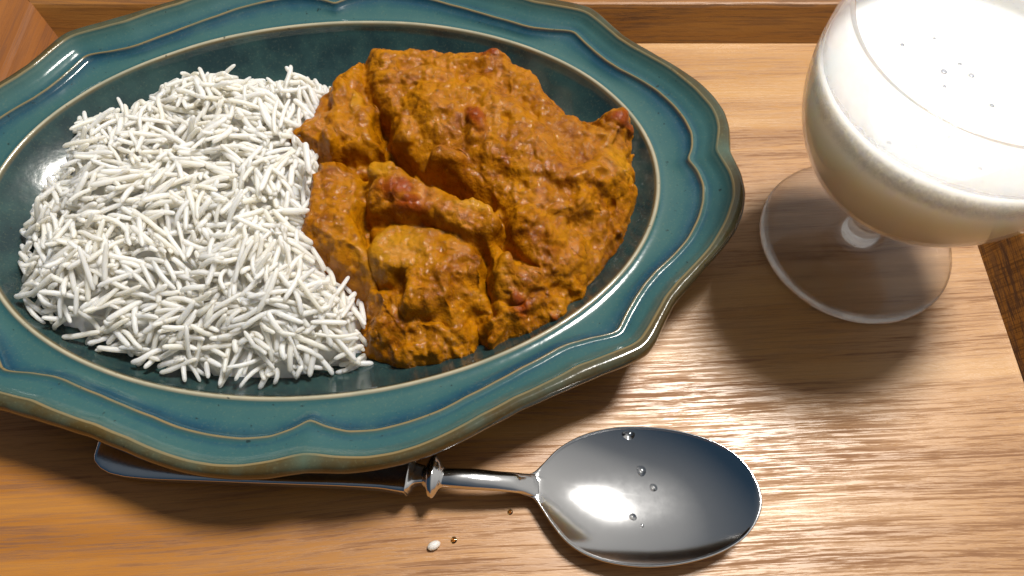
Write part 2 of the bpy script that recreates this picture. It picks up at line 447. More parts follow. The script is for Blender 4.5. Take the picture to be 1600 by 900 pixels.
def build_plate():
    NT = 900
    th = np.linspace(0, 2 * np.pi, NT, endpoint=False)
    W, M, G, O = well_r(th), table(T_M, th), table(T_G, th), table(T_O, th)
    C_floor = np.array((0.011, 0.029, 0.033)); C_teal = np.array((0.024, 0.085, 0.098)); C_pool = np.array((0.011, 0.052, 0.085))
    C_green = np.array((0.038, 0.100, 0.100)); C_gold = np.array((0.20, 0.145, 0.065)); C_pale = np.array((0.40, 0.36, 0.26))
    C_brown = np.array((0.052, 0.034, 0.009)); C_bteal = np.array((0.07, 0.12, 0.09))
    rings = []   # (radius array, z array, colour)
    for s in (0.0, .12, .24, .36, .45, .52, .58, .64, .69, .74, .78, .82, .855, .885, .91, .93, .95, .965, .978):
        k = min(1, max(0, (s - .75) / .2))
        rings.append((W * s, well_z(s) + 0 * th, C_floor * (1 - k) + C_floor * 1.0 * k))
    # well rim bead
    for d, dz, c in ((-1.3, -.95, C_floor * 1.2), (-.7, -.25, C_gold * .6), (-.35, .12, C_pale), (0, .25, C_pale), (.35, .12, C_pale * .6 + C_gold * .2), (.7, -.15, C_green), (1.3, -.35, C_teal), (2.4, -.42, C_green)):
        rings.append((W + d, WRIM_Z + dz + 0 * th, c))
    # inner field, well rim -> mid ridge
    for q in (.22, .34, .46, .58, .70, .80):
        rr = (W + 2.4) + (M - 2.0 - W - 2.4) * (q - .12) / .80
        z = WRIM_Z - .42 + 1.5 * q ** 1.4 - .25 * math.sin(math.pi * q)
        c = C_green * (1 - q) + C_teal * q if q < .6 else C_teal * (1 - (q - .6) / .4) + C_pool * ((q - .6) / .4)
        rings.append((rr, z + 0 * th, c))
    for d, z, c in ((-2.0, 20.8, C_pool), (-1.3, 20.9, C_pool * .8), (-.75, 21.3, C_pool * 1.1), (-.4, 21.95, C_pool), (-.2, 22.3, C_gold), (.12, 22.42, C_gold * 1.1), (.36, 22.3, C_teal * .8 + C_gold * .2), (.9, 22.0, C_teal), (1.7, 21.95, C_pool * .6 + C_teal * .4)):
        rings.append((M + d, z + 0 * th, c))
    for q in (.36, .52, .66):
        rr = M + (G - M) * q
        z = 21.95 + 3.0 * q ** 1.7
        rings.append((rr, z + 0 * th, (C_teal * (1 - q) + C_green * q)))
    for d, z, c in ((-1.6, 24.4, C_green * .9), (-1.0, 24.9, C_green * .9 + C_gold * .1), (-.5, 25.5, C_green * .8), (-.2, 25.9, C_gold), (.15, 26.05, C_gold), (.4, 26.05, C_brown * 1.2)):
        rings.append((G + d, z + 0 * th, c))
    for q, z, c in ((.22, 26.1, C_brown * 1.3), (.40, 26.2, C_brown), (.58, 26.1, C_brown), (.74, 25.8, C_brown), (.87, 25.2, C_brown * .9), (.96, 24.4, C_brown * .8), (1.0, 23.4, C_brown * .75)):
        rings.append((G + (O - G) * q, z + 0 * th, c))
    for d, z in ((-.3, 22.4), (-1.1, 21.5), (-2.4, 20.9), (-5, 20.2)):
        rings.append((O + d, z + 0 * th, C_brown * .6))
    for q, z in ((.25, 18.5), (.5, 17.2), (.8, 16.2)):
        rings.append(((O - 5) * (1 - q) + (W - 1) * q, z + 0 * th, C_brown * .5))
    for s, z in ((.93, 12.5), (.84, 7.5), (.74, 3.6), (.66, 1.6), (.65, .1), (.61, .1), (.60, 1.6), (.3, 1.8), (0.0, 1.8)):
        rings.append((W * s, z + 0 * th, C_brown * .5))
    V, Cc = [], []
    cr, sr = math.cos(PROT), math.sin(PROT)
    blot = vnoise(np.stack([np.cos(th) * 60, np.sin(th) * 60, 0 * th], -1), 14, 3)
    for i, (r, z, c) in enumerate(rings):
        a, b = r * np.cos(th), r * np.sin(th)
        V.append(np.stack([PC[0] + a * cr - b * sr, PC[1] + a * sr + b * cr, z], -1))
        cc = np.tile(np.asarray(c, float), (NT, 1))
        if c is C_brown or (len(rings) - i) < 27 and z[0] > 23:
            # thick glaze breaks to teal at the notches of the rim
            d0 = np.minimum.reduce([np.abs(np.angle(np.exp(1j * (th - k)))) for k in (0, math.pi / 2, math.pi, -math.pi / 2)])
            w = np.clip(1 - d0 / .06, 0, 1) * .55 + np.clip(blot - .35, 0, .5) * .6
            cc = cc * (1 - w[:, None]) + C_bteal * w[:, None]
        Cc.append(cc)
    V = np.concatenate(V); Cc = np.concatenate(Cc)
    w = vnoise(V, 22, 5) * .18 + vnoise(V, 7, 6) * .05
    top = V[:, 2] > 3
    V[top, 2] += w[top]
    fs = []
    R = len(rings)
    for i in range(R - 1):
        o, p = i * NT, (i + 1) * NT
        for j in range(NT):
            j2 = (j + 1) % NT
            fs.append((o + j, p + j, p + j2, o + j2))
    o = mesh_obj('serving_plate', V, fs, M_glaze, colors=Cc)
    me = o.data
    bm = bmesh.new(); bm.from_mesh(me); bmesh.ops.remove_doubles(bm, verts=bm.verts, dist=1e-6); bmesh.ops.recalc_face_normals(bm, faces=bm.faces); bm.to_mesh(me); bm.free()
    tag(o, 'scalloped oval teal glazed stoneware plate with brown rolled rim holding rice and curry', 'plate')
    return o
build_plate()

# ------------------------------------------------------------ food outlines (photo pixels at the height where they stand)
def poly(px, z): return np.array([unproj(x, y, z) for x, y in px])
RICE_PX = [(42, 350), (42, 430), (65, 500), (95, 528), (150, 552), (220, 578), (300, 602), (400, 614), (470, 606), (520, 582), (562, 580), (590, 500), (560, 420),
           (545, 330), (545, 250), (545, 190), (530, 112), (480, 98), (420, 96), (330, 98), (250, 120), (185, 160), (118, 184), (70, 280), (48, 310)]
RICE = np.array([unproj(x, y, 9.0 + 12.0 * min(1, max(0, (540 - y) / 300)) ) for x, y in RICE_PX])
CURRY_PX = [(450, 238), (452, 215), (478, 190), (498, 150), (520, 118), (545, 92), (575, 80), (630, 74), (700, 76), (770, 84), (832, 106), (862, 135), (884, 168), (922, 184), (960, 181), (987, 183),
            (994, 215), (994, 290), (985, 345), (962, 392), (940, 425), (920, 462), (890, 488), (872, 508), (830, 530), (790, 548), (772, 560), (752, 540), (738, 560), (690, 577), (640, 580), (600, 570), (572, 556),
            (556, 520), (546, 480), (520, 452), (482, 432), (457, 404), (468, 362), (486, 322), (494, 285), (490, 250)]
CURRY = np.array([unproj(x, y, 9.0 + 13.0 * min(1, max(0, (560 - y) / 300)) - (3.0 if x > 900 else 0)) for x, y in [(px - (24 if py > 255 else 14) if px < 600 and py < 470 else px, py) for px, py in CURRY_PX]])
def sdf(P, x, y):
    """signed distance, positive inside"""
    x = np.asarray(x, float); y = np.asarray(y, float)
    d = np.full(x.shape, 1e9); ins = np.zeros(x.shape, bool)
    n = len(P)
    for i in range(n):
        ax, ay = P[i]; bx, by = P[(i + 1) % n]
        ex, ey = bx - ax, by - ay
        t = np.clip(((x - ax) * ex + (y - ay) * ey) / (ex * ex + ey * ey), 0, 1)
        d = np.minimum(d, (x - ax - t * ex) ** 2 + (y - ay - t * ey) ** 2)
        c = ((ay > y) != (by > y)) & (x < (bx - ax) * (y - ay) / (by - ay + 1e-12) + ax)
        ins ^= c
    d = np.sqrt(d)
    return np.where(ins, d, -d)

# ------------------------------------------------------------ rice
def grain_mesh_np(L, R, bend, nr=9, ns=8, twist=0.0, taper=0.9):
    t = np.array((-1, -.97, -.88, -.68, -.36, 0, .36, .68, .88, .97, 1.0)); nr = len(t)
    cc = 1 - 1.15 * R / (L / 2)
    t = np.array((-1, -(1 - (1 - cc) * .06), -(1 - (1 - cc) * .32), -cc, -cc * .5, 0, cc * .5, cc, 1 - (1 - cc) * .32, 1 - (1 - cc) * .06, 1.0))
    uu = np.clip((np.abs(t) - cc) / (1 - cc), 0, 1)
    prof = np.sqrt(np.clip(1 - uu ** 2, 0.02, 1)) * (1 - .16 * np.abs(t) ** 2) * (1 - .07 * t)
    vs = []
    for k in range(nr):
        x = t[k] * L / 2 * (1 - .06 * bend * bend)
        z = -bend * (t[k] ** 2 - .35) * L * .16
        y = twist * math.sin(t[k] * 2.2) * L * .06
        sl = math.atan2(-bend * 2 * t[k] * L * .16, L / 2)
        for j in range(ns):
            a = 2 * math.pi * j / ns
            yy, zz = math.cos(a) * R * prof[k] * 1.08, math.sin(a) * R * prof[k] * .92
            vs.append((x - math.sin(sl) * zz, y + yy, z + math.cos(sl) * zz))
    fs = []
    for k in range(nr - 1):
        for j in range(ns):
            j2 = (j + 1) % ns
            fs.append((k * ns + j, (k + 1) * ns + j, (k + 1) * ns + j2, k * ns + j2))
    fs.append(tuple(range(ns))); fs.append(tuple((nr - 1) * ns + j for j in range(ns))[::-1])
    return np.array(vs), fs

def build_rice():
    GX0, GX1, GY0, GY1, ST = -175.0, -30.0, 70.0, 205.0, 0.5
    gx = np.arange(GX0, GX1, ST); gy = np.arange(GY0, GY1, ST)
    X, Y = np.meshgrid(gx, gy, indexing='ij')
    d = sdf(RICE, X, Y)
    base = plate_surf(X, Y)
    P = np.stack([X.ravel(), Y.ravel(), 0 * X.ravel()], -1)
    lump = (vnoise(P, 17, 1) * 3.0 + vnoise(P, 8, 2) * 2.6).reshape(X.shape)
    q = np.clip(d / 32, 0, 1)
    dome = base * (1 - q) + 7.0 * q + 23.0 * (1 - (1 - q) ** 3.2)
    target = np.where(d > 0, dome + lump * np.clip(d / 8, 0, 1), base)
    target = np.maximum(target, base)
    H = np.where(d > 2, np.maximum(base, target - 2.1), base)
    # packed core
    step = 3
    idx = -np.ones(X.shape, int); vs = []; fs = []
    Xs, Ys, Hs, ds = X[::step, ::step], Y[::step, ::step], H[::step, ::step], d[::step, ::step]
    rid = np.arange(Xs.size).reshape(Xs.shape)
    V = np.stack([Xs, Ys, np.where(ds > 3.5, Hs + .3, base[::step, ::step] - 1.0)], -1).reshape(-1, 3)
    ok = ds > -1.0
    for i in range(Xs.shape[0] - 1):
        for j in range(Xs.shape[1] - 1):
            if ok[i, j] and ok[i + 1, j] and ok[i, j + 1] and ok[i + 1, j + 1]:
                fs.append((int(rid[i, j]), int(rid[i + 1, j]), int(rid[i + 1, j + 1]), int(rid[i, j + 1])))
    used = sorted({k for f in fs for k in f}); mp = {k: n for n, k in enumerate(used)}
    coreV = [V[k] for k in used]; coreF = [tuple(mp[k] for k in f) for f in fs]

    def hz(x, y):
        i = np.clip(((x - GX0) / ST).astype(int), 0, X.shape[0] - 1); j = np.clip(((y - GY0) / ST).astype(int), 0, X.shape[1] - 1)
        return i, j
    # direction field gives loosely aligned bundles
    inside = np.argwhere(d > -0.5)
    grains = []
    NG = 9500
    NS = 9
    tt = np.linspace(-1, 1, NS)
    ang_noise = vnoise(P, 13, 9).reshape(X.shape) * 3.4
    for g in range(NG):
        c = inside[rng.integers(0, len(inside), 14)]
        deficit = target[c[:, 0], c[:, 1]] - H[c[:, 0], c[:, 1]]
        kk = np.argmax(deficit + rng.normal(0, 1.0, 14)); k = c[kk]
        if deficit[kk] < 0.4: continue
        cx, cy = gx[k[0]], gy[k[1]]
        L = rng.uniform(7.6, 13.4) if rng.random() > .12 else rng.uniform(3.8, 6.5)
        R = rng.uniform(.60, .80)
        az = ang_noise[k[0], k[1]] + rng.normal(0, .6)
        ux, uy = math.cos(az), math.sin(az)
        px, py = cx + tt * ux * L * .46, cy + tt * uy * L * .46
        dd = sdf(RICE, px, py)
        if dd.min() < -2.2 and rng.random() < .8: continue
        i, j = hz(px, py)
        hh = H[i, j]
        best = None
        for a in range(NS):
            for b in range(a + 2, NS):
                sl = (hh[b] - hh[a]) / ((tt[b] - tt[a]) * L * .46)
                if abs(sl) > 1.05: continue
                line = hh[a] + (tt - tt[a]) * L * .46 * sl
                over = (line - hh)
                if over.min() < -.45: continue
                m = over.mean()
                if best is None or m < best[0]: best = (m, sl, hh[a] - tt[a] * L * .46 * sl)
        if best is None:
            zc = hh.max() + .2; sl = rng.normal(0, .25)
        else:
            _, sl, zc = best
        if zc > target[k[0], k[1]] + 1.8: continue
        if rng.random() < .16: sl += rng.normal(0, .5); zc += .8      # a few stick up
        el = math.atan(sl)
        Lh = L * .46
        zl = zc + R * .75 + tt * Lh * math.sin(el)
        pxx, pyy = cx + tt * ux * Lh * math.cos(el), cy + tt * uy * Lh * math.cos(el)
        for off in (-.5, 0, .5):
            i, j = hz(pxx - uy * off, pyy + ux * off)
            H[i, j] = np.maximum(H[i, j], zl + R * .5 * (1 if off == 0 else .7))
            i2, j2 = hz(pxx - uy * off + ux * .5, pyy + ux * off + uy * .5)
            H[i2, j2] = np.maximum(H[i2, j2], zl + R * .5 * (1 if off == 0 else .7))
        grains.append((cx, cy, zc + R * .75, az, el, L, R, rng.choice([-1, 1]) if sl * 0 else rng.normal(0.3, .5)))
    # pick the ones that show most: nothing above them
    score = []
    for (cx, cy, zc, az, el, L, R, bd) in grains:
        ux, uy = math.cos(az), math.sin(az)
        px, py = cx + tt * ux * L * .46, cy + tt * uy * L * .46
        i, j = hz(px, py)
        vis = (H[i, j] - (zc + tt * L * .46 * math.sin(el)) < R * .8).mean()
        score.append(vis * L * R * (1 + .004 * (zc)))
    order = np.argsort(score)[::-1]
    root = empty('rice_mound', ((RICE[:, 0].mean()) * MM, RICE[:, 1].mean() * MM, FLOOR_Z * MM))
    tag(root, 'fluffy mound of white long grain rice on the left half of the plate', 'rice')
    variants = []
    for k in range(10):
        v, f = grain_mesh_np(10.0, 0.8, (-.9, -.5, -.2, .1, .3, .5, .7, .9, 1.2, 1.5)[k], twist=(-1) ** k * .6 * (k % 3))
        me = bpy.data.meshes.new('rice_grain'); me.from_pydata((v * MM).tolist(), [], f); me.update()
        me.polygons.foreach_set('use_smooth', [True] * len(me.polygons)); me.materials.append(M_rice)
        variants.append((k, me))
    bends = np.array((-.9, -.5, -.2, .1, .3, .5, .7, .9, 1.2, 1.5))
    rl = Vector(root.location)
    sv, sf, off = list(coreV), list(coreF), len(coreV)
    for n, gi in enumerate(order):
        cx, cy, zc, az, el, L, R, bd = grains[gi]
        roll = rng.normal(0, .9)
        Mx = Matrix.Rotation(az, 4, 'Z') @ Matrix.Rotation(-el, 4, 'Y') @ Matrix.Rotation(roll, 4, 'X')
        if n < 300:
            me = variants[int(np.argmin(np.abs(bends - bd)))][1]
            o = bpy.data.objects.new('rice_grain', me)
            COL.objects.link(o)
            o.parent = root
            S = Matrix.Diagonal((L / 10.0, R / .8, R / .8, 1))
            o.matrix_basis = Matrix.Translation(Vector((cx, cy, zc)) * MM - rl) @ Mx @ S
        else:
            if score[gi] < .3 and n > 3000: continue
            v, f = grain_mesh_np(L, R, bd, nr=8, ns=7, twist=rng.normal(0, .5))
            A = np.array(Mx.to_3x3())
            v = v @ A.T + np.array((cx, cy, zc))
            sv.extend(v); sf.extend(tuple(q + off for q in t) for t in f); off += len(v)
    o = mesh_obj('packed_rice', np.array(sv), sf, M_rice, root)
    o['kind'] = 'stuff'
    return H, (GX0, GY0, ST)
build_rice()

def single_grain(name, px, z, az, el, L, R, bend, label, cat='rice grain', parent=None):
    v, f = grain_mesh_np(L, R, bend)
    c = unproj(px[0], px[1], z)
    A = np.array((Matrix.Rotation(az, 3, 'Z') @ Matrix.Rotation(-el, 3, 'Y')))
    o = mesh_obj(name, v @ A.T + np.array((c[0], c[1], z)), f, M_rice)
    tag(o, label, cat)
    return o
single_grain('rice_grain', (678, 852), 1.0, math.radians(25), 0, 3.4, 1.0, .1, 'short broken rice grain lying alone on the tray below the plate')
single_grain('rice_grain', (480, 246), 33.0, math.radians(-78), -.15, 10.0, .85, .25, 'single long rice grain lying on the left edge of the curry')

# ------------------------------------------------------------ curry
def build_curry():
    CZ = [(x, y) for x, y in CURRY_PX]
    # (outline px, top height, rounding width, slope x, slope y)
    REG = [
        ([(560, 84), (575, 76), (640, 70), (770, 80), (834, 104), (888, 166), (930, 190), (992, 236), (996, 300), (980, 360), (936, 425), (880, 436), (850, 428), (812, 404), (790, 372), (772, 330), (738, 296), (690, 268), (640, 247), (612, 226), (594, 186), (574, 150), (556, 112)], 29.5, 9.0, 0.00, 0.0),
        ([(640, 120), (760, 110), (850, 170), (900, 240), (880, 300), (800, 300), (740, 262), (650, 215), (612, 165)], 32.5, 12.0, 0, 0),
        ([(925, 182), (990, 180), (998, 215), (975, 236), (930, 222)], 27.0, 4.2, 0, 0),
        ([(446, 242), (450, 208), (478, 186), (498, 148), (522, 112), (560, 84), (574, 120), (582, 160), (602, 200), (618, 238), (580, 244), (540, 232), (500, 244)], 27.5, 6.0, 0.0, 0.0),
        ([(500, 170), (540, 150), (560, 190), (580, 232), (530, 226), (500, 205)], 30.0, 6.0, 0, 0),
        ([(474, 256), (540, 248), (562, 256), (572, 290), (570, 360), (586, 430), (560, 450), (512, 456), (466, 434), (438, 402), (450, 358), (468, 318)], 27.5, 6.0, 0, 0),
        ([(568, 254), (620, 248), (656, 282), (700, 294), (730, 306), (776, 320), (784, 350), (756, 374), (718, 374), (680, 346), (640, 342), (612, 338), (574, 330), (564, 290)], 31.8, 4.6, 0, 0),
        ([(672, 318), (776, 322), (782, 350), (756, 372), (716, 372), (680, 344)], 32.6, 4.0, 0, 0),
        ([(576, 352), (650, 350), (720, 368), (748, 392), (740, 430), (640, 436), (590, 440), (580, 420)], 26.6, 4.0, 0, 0.0),
        ([(622, 436), (655, 402), (700, 392), (752, 400), (764, 432), (748, 452), (704, 480), (660, 478), (628, 458)], 28.2, 4.4, 0, 0),
        ([(748, 366), (790, 384), (826, 412), (870, 414), (920, 420), (896, 446), (850, 450), (800, 464), (772, 456), (758, 410)], 27.6, 4.4, 0, 0),
        ([(545, 446), (600, 455), (640, 470), (660, 500), (620, 520), (570, 520), (552, 490)], 22.0, 4.2, 0, 0),
        ([(566, 500), (640, 495), (700, 500), (745, 520), (742, 556), (690, 580), (640, 584), (600, 574), (570, 556)], 18.5, 5.5, 0, 0),
        ([(600, 540), (690, 530), (735, 548), (690, 580), (640, 584), (596, 572)], 18.6, 4.4, 0, 0),
        ([(690, 478), (750, 462), (790, 470), (776, 510), (740, 530), (700, 515)], 22.5, 4.2, 0, 0),
        ([(760, 462), (830, 458), (862, 474), (850, 505), (806, 528), (776, 510)], 22.0, 4.2, 0, 0),
        ([(735, 505), (790, 500), (830, 520), (800, 545), (770, 556), (748, 540)], 17.0, 4.2, 0, 0),
        ([(850, 440), (930, 412), (940, 430), (920, 462), (890, 490), (862, 500), (850, 470)], 17.0, 5.0, 0, 0),
    ]
    def ell(px, py, rx, ry, rot, top, wd):
        a_ = math.radians(rot)
        REG.append(([(px + rx * math.cos(t) * math.cos(a_) - ry * math.sin(t) * math.sin(a_), py + rx * math.cos(t) * math.sin(a_) + ry * math.sin(t) * math.cos(a_)) for t in np.linspace(0, 2 * math.pi, 14)[:-1]], top, wd, 0, 0))
    for e_ in ((578, 478, 26, 20, 20, 22.5, 3), (612, 512, 30, 16, -10, 20.5, 2.6), (662, 512, 30, 14, 10, 21.5, 2.6), (700, 540, 30, 15, -5, 19.5, 3), (626, 552, 36, 14, 5, 18.2, 2.8), (706, 498, 24, 16, 0, 23, 3), (586, 536, 20, 16, 30, 18.5, 2.4),
               (652, 462, 30, 20, -20, 29, 3), (706, 440, 34, 24, 10, 29.5, 3.4), (680, 408, 28, 14, 0, 28.5, 2.6), (742, 418, 18, 20, 0, 28, 2.5), (845, 430, 34, 15, -5, 28.2, 3), (790, 420, 18, 34, 15, 28.6, 3), (800, 448, 26, 12, 0, 27, 2.6), (872, 372, 40, 34, 20, 30.5, 5),
               (820, 345, 36, 26, 10, 31.5, 4), (900, 300, 42, 40, 0, 30.5, 7), (836, 476, 26, 16, 10, 20, 2.8), (776, 486, 26, 14, -20, 22.5, 2.6), (790, 516, 26, 12, -10, 20.5, 2.4), (890, 452, 26, 16, -35, 19, 3), (925, 400, 20, 26, 20, 22, 3.5),
               (520, 300, 24, 26, 0, 28.6, 4), (505, 395, 30, 26, 10, 28.2, 4), (548, 424, 22, 20, 0, 28.2, 3), (530, 350, 30, 18, 0, 28.8, 4), (470, 226, 22, 18, 0, 26.5, 3), (512, 214, 22, 24, 0, 29.6, 4), (530, 150, 26, 30, 30, 28.8, 4), (550, 226, 26, 12, 0, 28.6, 3),
               (640, 200, 32, 28, 0, 32.0, 4.5), (660, 128, 50, 30, 0, 31.0, 6), (745, 200, 24, 30, 30, 34.2, 3.6), (700, 250, 34, 20, 10, 32.4, 4), (640, 302, 32, 22, 0, 33.0, 3), (604, 268, 20, 14, 0, 32.0, 2.4), (722, 338, 34, 16, 0, 33.4, 2.6), (822, 140, 34, 22, 20, 30.5, 5), (770, 98, 28, 14, 0, 29, 3)):
        ell(*e_)
    ST = 0.30
    x0, x1, y0, y1 = CURRY[:, 0].min() - 5, CURRY[:, 0].max() + 5, CURRY[:, 1].min() - 5, CURRY[:, 1].max() + 5
    gx = np.arange(x0, x1, ST); gy = np.arange(y0, y1, ST)
    X, Y = np.meshgrid(gx, gy, indexing='ij'); shp = X.shape
    P = np.stack([X.ravel(), Y.ravel(), 0 * X.ravel()], -1)
    wx = (vnoise(P, 5.5, 71) * 1.3 + vnoise(P, 2.4, 72) * .7 + vnoise(P, 1.3, 75) * .35).reshape(shp); wy = (vnoise(P, 5.5, 73) * 1.3 + vnoise(P, 2.4, 74) * .7 + vnoise(P, 1.3, 76) * .35).reshape(shp)
    XW, YW = X + wx, Y + wy
    surf = plate_surf(X, Y)
    sd = sdf(CURRY, X + wx * 1.0, Y + wy * 1.0)
    base = surf + 3.4 * np.sqrt(np.clip(sd / 3.0, 0, 1)) + 5.0 * np.clip((sd - 3) / 14, 0, 1)
    H = base.copy()
    for k, (pl, top, wd, sx, sy) in enumerate(REG):
        Q = np.array([unproj(px, py, top - 3.0) for px, py in pl])
        q = sdf(Q, XW, YW)
        u = np.clip(q / wd, 0, 1)
        c = Q.mean(0)
        wob = (vnoise(P + k * 31, 11, 80) * 1.5).reshape(shp)
        tp = top + wob + (X - c[0]) * sx + (Y - c[1]) * sy
        low = np.minimum(base, tp - 2) + .35 * (tp - np.minimum(base, tp - 2))
        prof = np.sqrt(np.clip(1 - (1 - u) ** 2.4, 0, 1))
        h = low + (tp - low) * (.12 + .88 * prof)
        h = np.where(q > 0, h, low + (tp - low) * .12 * np.exp(np.minimum(q, 0) / .5))
        H = np.maximum(H, h)
    # crevices between the pieces
    for line, wd, dep in (([(586, 176), (596, 200), (616, 230), (630, 250)], 1.9, 15), ([(540, 252), (580, 247), (622, 247)], 1.3, 12), ([(700, 294), (722, 292), (746, 302)], 1.9, 24), ([(796, 372), (812, 402), (836, 414)], 1.1, 7),
                          ([(756, 392), (764, 430), (768, 470)], 1.3, 9), ([(572, 268), (574, 340), (588, 440)], .9, 5), ([(600, 452), (650, 484), (700, 486), (748, 466)], 1.8, 6), ([(850, 458), (900, 440), (930, 424)], 1.6, 6),
                          ([(770, 560), (776, 540), (790, 536)], 2.0, 6), ([(578, 350), (640, 346), (690, 352), (730, 378)], 1.1, 5), ([(560, 494), (620, 500), (660, 515)], 1.0, 4)):
        L = np.array([unproj(a, b, 28) for a, b in line]); dd = np.full(shp, 1e9)
        for (ax, ay), (bx, by) in zip(L[:-1], L[1:]):
            ex, ey = bx - ax, by - ay
            t = np.clip(((XW - ax) * ex + (YW - ay) * ey) / (ex * ex + ey * ey), 0, 1)
            dd = np.minimum(dd, (XW - ax - t * ex) ** 2 + (YW - ay - t * ey) ** 2)
        H = H - .62 * dep * np.exp(-(dd / (.85 * wd) ** 2)) * (.75 + .5 * vnoise(P, 6, 131).reshape(shp))
    kx = np.exp(-.5 * (np.arange(-6, 7) * ST / .55) ** 2); kx /= kx.sum()
    H = np.apply_along_axis(lambda m_: np.convolve(np.pad(m_, 6, 'edge'), kx, 'valid'), 0, H)
    H = np.apply_along_axis(lambda m_: np.convolve(np.pad(m_, 6, 'edge'), kx, 'valid'), 1, H)
    H = np.maximum(H, surf + 1.0)
    # the heap falls away to a thin pool of sauce at the front and right, more steeply towards the rice and the back
    nrm = np.arctan2(Y - (y0 + y1) / 2, X - (x0 + x1) / 2)
    front = np.clip(np.cos(nrm + 1.05) * .5 + .62, 0, 1)
    wdt = (5.5 + 18.0 * front) * (1 + .35 * vnoise(P, 9, 121).reshape(shp))
    uu = np.clip(sd / wdt, 0, 1)
    H = np.minimum(H, surf + 0.4 + 1.5 * np.clip(sd / 1.5, 0, 1) + (29.0 - 4.0 * front) * (1 - (1 - uu) ** 2.0) ** (.85 + .3 * front))
    H = np.where(sd > 0, H, surf - 1.0)
    gxn, gyn = np.gradient(H, ST)
    Nn = np.stack([-gxn, -gyn, np.ones(shp)], -1); Nn /= np.linalg.norm(Nn, axis=2)[:, :, None]
    co = np.stack([X, Y, H], -1).reshape(-1, 3); no = Nn.reshape(-1, 3)
    def worley(p, sc, seed):
        q = p[:, :2] / sc; c0 = np.floor(q).astype(np.int64); best = np.full(len(q), 9.0); zz = np.zeros(len(q), np.int64)
        for ax in (-1, 0, 1):
            for ay in (-1, 0, 1):
                cx_, cy_ = c0[:, 0] + ax, c0[:, 1] + ay
                fx = cx_ + .5 + .42 * _hash(cx_ + 500, cy_ + 500, zz, seed); fy = cy_ + .5 + .42 * _hash(cx_ + 500, cy_ + 500, zz, seed + 1)
                best = np.minimum(best, (q[:, 0] - fx) ** 2 + (q[:, 1] - fy) ** 2)
        return .35 - np.minimum(best, .7)
    cw = co.copy(); cw[:, 0] += vnoise(co, 3, 96) * 1.2 + vnoise(co, 1.4, 98) * .4; cw[:, 1] += vnoise(co, 3, 97) * 1.2 + vnoise(co, 1.4, 99) * .4
    lumps = worley(cw, 7.0, 7) * 3.0 * (.55 + .7 * vnoise(co, 9, 101)) + worley(cw, 3.3, 9) * 1.0 * (.7 + .6 * vnoise(co, 6, 102)) + worley(cw, 1.8, 11) * .55 - np.clip(vnoise(co, 4.5, 105) - .42, 0, 1) * 3.5
    n3 = vnoise(co, 1.9, 93); n4 = vnoise(co, 1.15, 94)
    d = lumps + vnoise(co, 7.0, 91) * .7 + vnoise(co, 3.6, 92) * .4 + n3 * .22 + n4 * .20 + np.clip(vnoise(co, 1.5, 95), 0, 1) ** 2 * .5
    fade = np.clip(sd.ravel() / 1.2, 0, 1)
    d = d * (.10 + .90 * no[:, 2] ** 1.5) + vnoise(co, 1.5, 141) * .28 * (1 - no[:, 2]) + vnoise(co, 4, 142) * 1.2 * (1 - no[:, 2])
    co = co + no * (d * fade)[:, None]
    keep = (sd > -1.2)
    rid = np.arange(X.size).reshape(shp)
    kq = keep[:-1, :-1] & keep[1:, :-1] & keep[1:, 1:] & keep[:-1, 1:]
    fq = np.stack([rid[:-1, :-1][kq], rid[1:, :-1][kq], rid[1:, 1:][kq], rid[:-1, 1:][kq]], -1)
    # pieces that lie in the sauce: own patch of the surface, own colour
    PCS = [('yellow_chunk', 620, 396, 24, 10.5, 7.0, 8, 0), ('yellow_chunk', 592, 268, 30, 4.4, 3.6, 0, 0), ('yellow_chunk', 556, 160, 28, 1.8, 3.8, 15, 0), ('yellow_chunk', 738, 322, 31, 5.6, 1.8, -10, 0), ('yellow_chunk', 968, 250, 26, 4.6, 5.4, 10, 0),
           ('tomato_piece', 620, 298, 31, 5.4, 3.8, -15, 1), ('tomato_piece', 742, 190, 31, 2.6, 5.6, 25, 1), ('tomato_piece', 812, 486, 20, 3.0, 2.6, 20, 1), ('tomato_piece', 765, 98, 25, 4.2, 1.8, -20, 1), ('tomato_piece', 966, 194, 26, 3.8, 1.8, 0, 1),
           ('tomato_piece', 866, 507, 13, 1.6, .9, -10, 1), ('tomato_piece', 640, 320, 31, 6, 2.0, -5, 1)]
    YEL = np.array((0.42, 0.185, 0.006)); RED = np.array((0.20, 0.026, 0.002))
    tint = np.zeros((X.size, 4)); pid = np.full(X.size, -1)
    xw2 = X + (vnoise(P, 3.2, 111) * .9 + vnoise(P, 1.3, 112) * .5).reshape(shp); yw2 = Y + (vnoise(P, 3.2, 113) * .9 + vnoise(P, 1.3, 114) * .5).reshape(shp)
    for i, (nm, px, py, z, ra, rb, rot, red) in enumerate(PCS):
        c = unproj(px, py, z); a_ = math.radians(rot)
        dx, dy = xw2 - c[0], yw2 - c[1]
        e = (np.hypot((dx * math.cos(a_) + dy * math.sin(a_)) / ra, (-dx * math.sin(a_) + dy * math.cos(a_)) / rb)).ravel()
        m_ = e < 1.0
        pid[m_] = i
        w_ = np.clip((1.25 - e) / .75, 0, 1) * .8
        sel = w_ > tint[:, 3]
        tint[sel, :3] = RED if red else YEL; tint[sel, 3] = w_[sel]
        lift = np.clip(1 - e ** 2, 0, 1) ** .6 * (.9 if red else 1.1)
        co += no * lift[:, None]
        if not red or ra > 3: co -= no * (lumps * np.clip(1.1 - e, 0, 1) * .65)[:, None]
